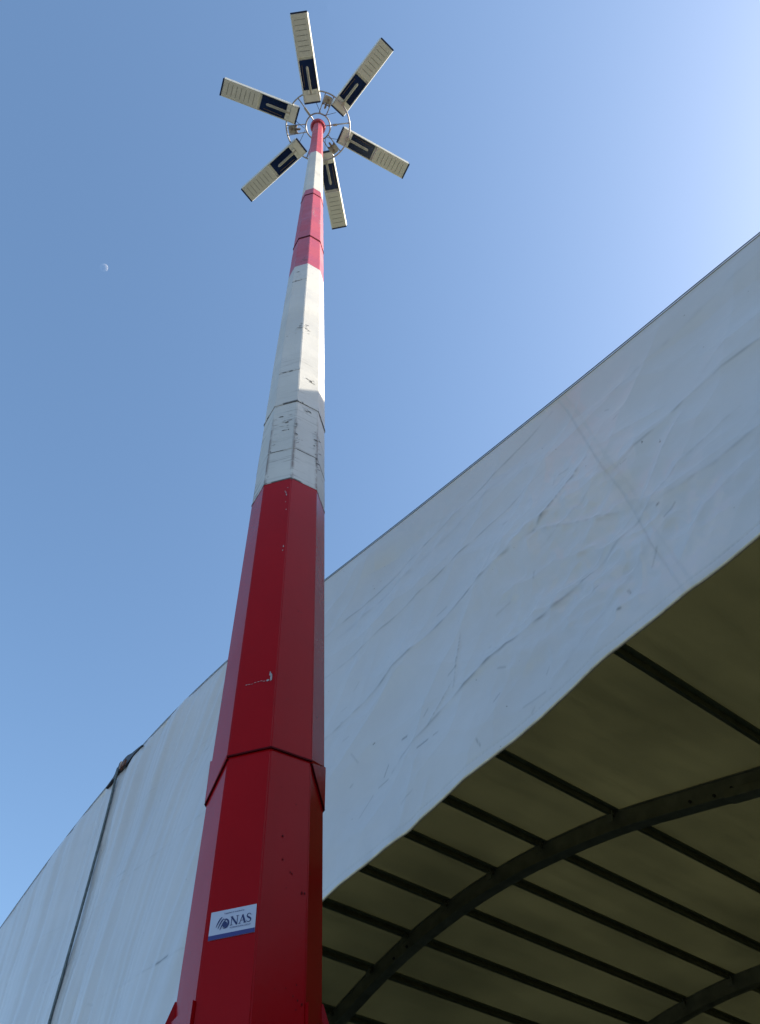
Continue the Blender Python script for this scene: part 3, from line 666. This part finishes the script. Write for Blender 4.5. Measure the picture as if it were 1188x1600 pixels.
# A
stroke(L_, [(.655, y0), (.715, y1)], .012); stroke(L_, [(.71, y1), (.775, y0)], .032); stroke(L_, [(.675, y0+.10), (.745, y0+.10)], .010)
for x, w_ in ((.655, .024), (.775, .032)): stroke(L_, [(x-w_, y0), (x+w_, y0)], .010)
# S
sp_ = [(.893, .625), (.893, .66), (.87, .695), (.845, .70), (.818, .675), (.812, .63), (.825, .59), (.855, .555), (.885, .52), (.898, .475), (.888, .43), (.862, .40), (.835, .405), (.812, .435), (.810, .475)]
stroke(L_, sp_, [.006, .010, .013, .015, .017, .022, .027, .031, .028, .022, .018, .014, .012, .010, .006])
L_.build('lettering', M_stn, stick)
G_ = MB()   # globe emblem with swooshes
cx_, cy_ = .335, .50
stroke(G_, [(cx_+.075*math.cos(t), cy_+.16*math.sin(t)) for t in np.linspace(-2.2, 2.0, 18)], [.006+.028*math.sin(PI*i/17) for i in range(18)])
G_.add([stp(cx_-.002+.052*math.cos(t), cy_-.03+.105*math.sin(t), .00165) for t in np.linspace(0, 2*PI, 17)[:-1]], [tuple(range(16))])
for q in range(3):
    ox = -.055-.045*q; stroke(G_, [(cx_+ox-.045+.14*t, cy_-.20+.06*q+.33*math.sin(t*PI*.55)) for t in np.linspace(0, .85, 10)], [.006+.020*math.sin(PI*(i+.5)/10) for i in range(10)])
G_.build('globe_emblem', M_stn, stick)
def small_text(s, x0, x1, yb, h):
    cu = bpy.data.curves.new('lettering', 'FONT'); cu.body = s; cu.size = 1.0
    to = bpy.data.objects.new('tmp_text', cu); COL.objects.link(to)
    me = bpy.data.meshes.new_from_object(to.evaluated_get(bpy.context.evaluated_depsgraph_get()))
    bpy.data.objects.remove(to); bpy.data.curves.remove(cu)
    xs = [v.co.x for v in me.vertices]; mx_ = max(xs); mn = min(xs)
    for v in me.vertices:
        v.co = stp(x0+(v.co.x-mn)/(mx_-mn)*(x1-x0), yb+v.co.y/.73*h, .0017)
    me.name = 'small_lettering'; link('small_lettering', me, M_stn, stick)
try:
    bpy.context.view_layer.update()
    small_text('Supplied & Installed by', .30, .74, .845, .055); small_text('INTERNATIONAL GROUP', .455, .90, .285, .055)
except Exception as e: print('text', e)

# --- lamp head: flange, two rings, spokes and winch brackets
HT = 13.104+CAMH
m = MB(); m.tube([(0, 0, HT-.10), (0, 0, HT-.05)], [.10, .112], 32); m.tube([(0, 0, HT-.05), (0, 0, HT-.02)], .114, 32)
m.build('top_flange', M_red2, mast, False)
for q in range(8):
    a = q*PI/4+.3; g = MB(); d_ = Vector((math.cos(a), math.sin(a), 0))
    g.add([d_*.066+Vector((0, 0, HT-.05)), d_*.108+Vector((0, 0, HT-.05)), d_*.070+Vector((0, 0, HT-.20)), d_*.066+Vector((.006, 0, HT-.05)), d_*.108+Vector((.006, 0, HT-.05)), d_*.070+Vector((.006, 0, HT-.20))], [(0, 1, 2), (5, 4, 3), (0, 2, 5, 3), (1, 4, 5, 2)])
    g.build('gusset', M_red2, mast)
m = MB(); m.tube(circle(.470, HT, 72), .0115, 8, closed=True); m.build('outer_ring', M_galv, mast, True)
m = MB(); m.tube(circle(.180, HT, 48), .0115, 8, closed=True); m.build('inner_ring', M_galv, mast, True)
def laz(deg):      # world azimuth -> local direction in the mast frame
    a = math.radians(deg)-MAZ; return Vector((math.sin(a), math.cos(a), 0))
for dg in (91, 211, 331):
    d_ = laz(dg); m = MB(); m.tube([d_*.11+Vector((0, 0, HT)), d_*.465+Vector((0, 0, HT))], .009, 8); sp = m.build('spoke', M_galv, mast, True)
    t_ = Vector((-d_.y, d_.x, 0)); Mx = Matrix((d_, t_, Vector((0, 0, 1)))).transposed().to_4x4(); Mx.translation = d_*.255+Vector((0, 0, HT-.012))
    m = MB(); m.box((0, 0, -.012), (.12 if dg == 211 else .06, .030, .03), Mx); m.build('cable_clamp', M_galvd, sp)
for dg in (151, 271, 31):
    d_ = laz(dg); t_ = Vector((-d_.y, d_.x, 0))
    br = MB()
    for s_ in (-1, 1): br.tube([d_*.165+t_*.052*s_+Vector((0, 0, HT)), d_*.458+t_*.064*s_+Vector((0, 0, HT))], .008, 8)
    wb = br.build('winch_bracket', M_galv, mast, True)
    Mx = Matrix((d_, t_, Vector((0, 0, 1)))).transposed().to_4x4(); Mx.translation = d_*.37+Vector((0, 0, HT))
    m = MB(); m.box((.015, 0, .006), (.11, .105, .008), Mx, ch=.012); m.box((-.075, 0, .0), (.05, .03, .03), Mx); m.build('winch_plate', M_galvd, wb)
    m = MB(); m.tube([Mx @ Vector((-.05, -.045, -.018)), Mx @ Vector((-.05, .045, -.018))], .008, 8); m.tube([Mx @ Vector((-.11, 0, -.012)), Mx @ Vector((-.02, 0, -.012))], .010, 8)
    for s_ in (-1, 1): m.tube([Mx @ Vector((-.05, .045*s_-.006, -.018)), Mx @ Vector((-.05, .045*s_+.006, -.018))], .018, 10)
    m.tube([Mx @ Vector((.02, .01, -.03)), Mx @ Vector((.02, .01, .0))], .018, 10); m.build('pulley', M_brown, wb)
# power cables drooping between the rings
for a0_, a1_, r0_, r1_ in ((150, 120, .17, .33), (30, 10, .18, .34), (270, 300, .18, .34), (275, 250, .18, .34), (155, 178, .17, .33), (35, 55, .18, .34)):
    p0 = laz(a0_)*r0_+Vector((0, 0, HT-.01)); p1 = laz(a1_)*r1_+Vector((0, 0, HT-.01)); m = MB()
    m.tube([p0.lerp(p1, t)-Vector((0, 0, .05*math.sin(PI*t))) for t in np.linspace(0, 1, 9)], .0035, 6); m.build('cable', M_bolt, mast, True)

# --- luminaires: (direction, sideways centre, below/above ring)
LAMPS = [(182.3, 'T', -.045, 1.4575, -176.72, .3181, -173.13), (133.9, 'RU', .06, 1.4865, 130.62, .3466, 119.75), (57.6, 'R', .06, 1.4635, 59.31, .3364, 65.10),
         (4.9, 'B', .06, 1.5169, 5.67, .3528, 8.06), (-56.6, 'LB', -.045, 1.4507, -55.36, .3406, -51.19), (-114.9, 'LU', -.045, 1.481, -116.44, .3244, -121.89)]
def make_lum():
    """local: x outwards from 0 to 1.14, y across .24, z up; underside at z=0"""
    LN, WD, TH = 1.14, .238, .052
    b = MB(); b.box((.085, 0, TH/2), (.13, WD-.02, TH), ch=.0)                       # inner cap block
    b.box((.855, 0, TH/2), (.53, WD-.02, TH))                                        # light engine box
    b.box((.37, 0, TH-.006), (.44, WD-.028, .010)); b.box((.165, 0, TH/2-.004), (.03, WD-.03, TH-.012))
    body = b.build('luminaire', M_body, mast)
    out = [body]
    for s_ in (-1, 1):                                                            # flared pale side rails
        c_ = MB(); y0, y1, y2, y3 = s_*(WD/2-.013), s_*(WD/2-.004), s_*(WD/2+.010), s_*(WD/2-.013)
        vs = [(x, y, z) for x in (.02, LN-.02) for y, z in ((y0, -.002), (y1, -.002), (y2, TH+.02), (y3, TH+.02))]
        c_.add(vs, [(0, 1, 2, 3), (7, 6, 5, 4), (0, 4, 5, 1), (1, 5, 6, 2), (2, 6, 7, 3), (3, 7, 4, 0)]); out.append(c_.build('side_rail', M_arm, body))
    c_ = MB(); c_.box((.011, 0, TH/2), (.022, WD+.004, TH+.006), ch=.009); e1 = c_.build('end_cap', M_navy, body); out.append(e1)
    c_ = MB(); c_.box((LN-.011, 0, TH/2), (.022, WD+.004, TH+.006), ch=.009); out.append(c_.build('end_cap', M_navy, body))
    c_ = MB(); c_.box((.365, 0, TH-.016), (.385, WD-.030, .008)); out.append(c_.build('solar_backplate', M_recess, body))
    c_ = MB(); c_.box((.855, 0, -.004), (.50, WD-.055, .008), ch=.006); lens = c_.build('lens_cover', M_lens, body); out.append(lens)
    c_ = MB()
    for q in range(7): c_.box((.665+q*.0635, 0, -.0090), (.0045, WD-.085, .002))
    out.append(c_.build('slot_lines', M_slot, body))
    c_ = MB(); c_.box((.075, 0, -.008), (.085, WD-.05, .018), ch=.012); out.append(c_.build('junction_cover', M_body, body))
    c_ = MB(); pts = [(.13, 0, -.012), (.20, 0, -.012), (.40, 0, -.012), (.455, 0, -.012), (.472, 0, -.012), (.480, 0, -.012)]
    c_.tube(pts, [.021, .019, .019, .019, .013, .004], 12); out.append(c_.build('mounting_arm', M_mount, body, True))
    c_ = MB(); c_.box((.15, 0, -.014), (.05, .085, .026), ch=.01)
    out.append(c_.build('arm_clamp', M_body, body))
    c_ = MB(); c_.tube([(.50, -.07, .022), (.22, -.078, .018)], .004, 6); out.append(c_.build('wire', M_brown, body, True))
    return body, out
proto, kids = make_lum()
for i, (dg, nm, dz, ro, ao, ri, ai) in enumerate(LAMPS):
    if i == 0: o = proto
    else:
        o = proto.copy(); COL.objects.link(o); o.parent = mast
        for ch in kids[1:]:
            c2 = ch.copy(); COL.objects.link(c2); c2.parent = o
    po = laz(ao)*ro; pi = laz(ai)*ri; d_ = (po-pi).normalized()
    o.location = pi+Vector((0, 0, HT+dz-(.0 if dz > 0 else .012))); o.rotation_euler = (0, 0, math.atan2(d_.y, d_.x))
    # hanger linking lamp and ring
    hb_ = MB(); q = pi.lerp(po, .12); hb_.box((q.x, q.y, HT+dz/2+.006), (.05, .05, abs(dz)+.03)); hb_.build('hanger_block', M_galvd, mast)

# ------------------------------------------------------------------ the moon: a sun-lit ball seen through clear air
k = NM('moon_rock_through_air'); k.t.nodes.remove(k.b)
df = k.n('ShaderNodeBsdfDiffuse'); tr = k.n('ShaderNodeBsdfTransparent'); ad = k.n('ShaderNodeAddShader')
c = k.ramp(k.noise(2.2, 4, .5, k.co((.02, .02, .02))), [(.4, (.08, .08, .075)), (.6, (.13, .125, .115))]); k.L(c, df.inputs[0])
gm = k.n('ShaderNodeNewGeometry'); c2_ = k.mix(gm.outputs['Backfacing'], c, (0, 0, 0)); k.L(c2_, df.inputs[0])
k.L(df.outputs[0], ad.inputs[0]); k.L(tr.outputs[0], ad.inputs[1]); k.L(ad.outputs[0], k.out.inputs[0])
md = Vector((math.sin(math.radians(-51.46))*math.cos(math.radians(68.8)), math.cos(math.radians(-51.46))*math.cos(math.radians(68.8)), math.sin(math.radians(68.8))))
bm = bmesh.new(); bmesh.ops.create_uvsphere(bm, u_segments=32, v_segments=20, radius=62)
me = bpy.data.meshes.new('moon'); bm.to_mesh(me); bm.free(); me.polygons.foreach_set('use_smooth', [True]*len(me.polygons))
moon = link('moon', me, k.m); moon.location = md*14000+Vector((0, 0, CAMH))
tag(moon, 'small pale half moon in the blue sky left of the mast', 'moon')
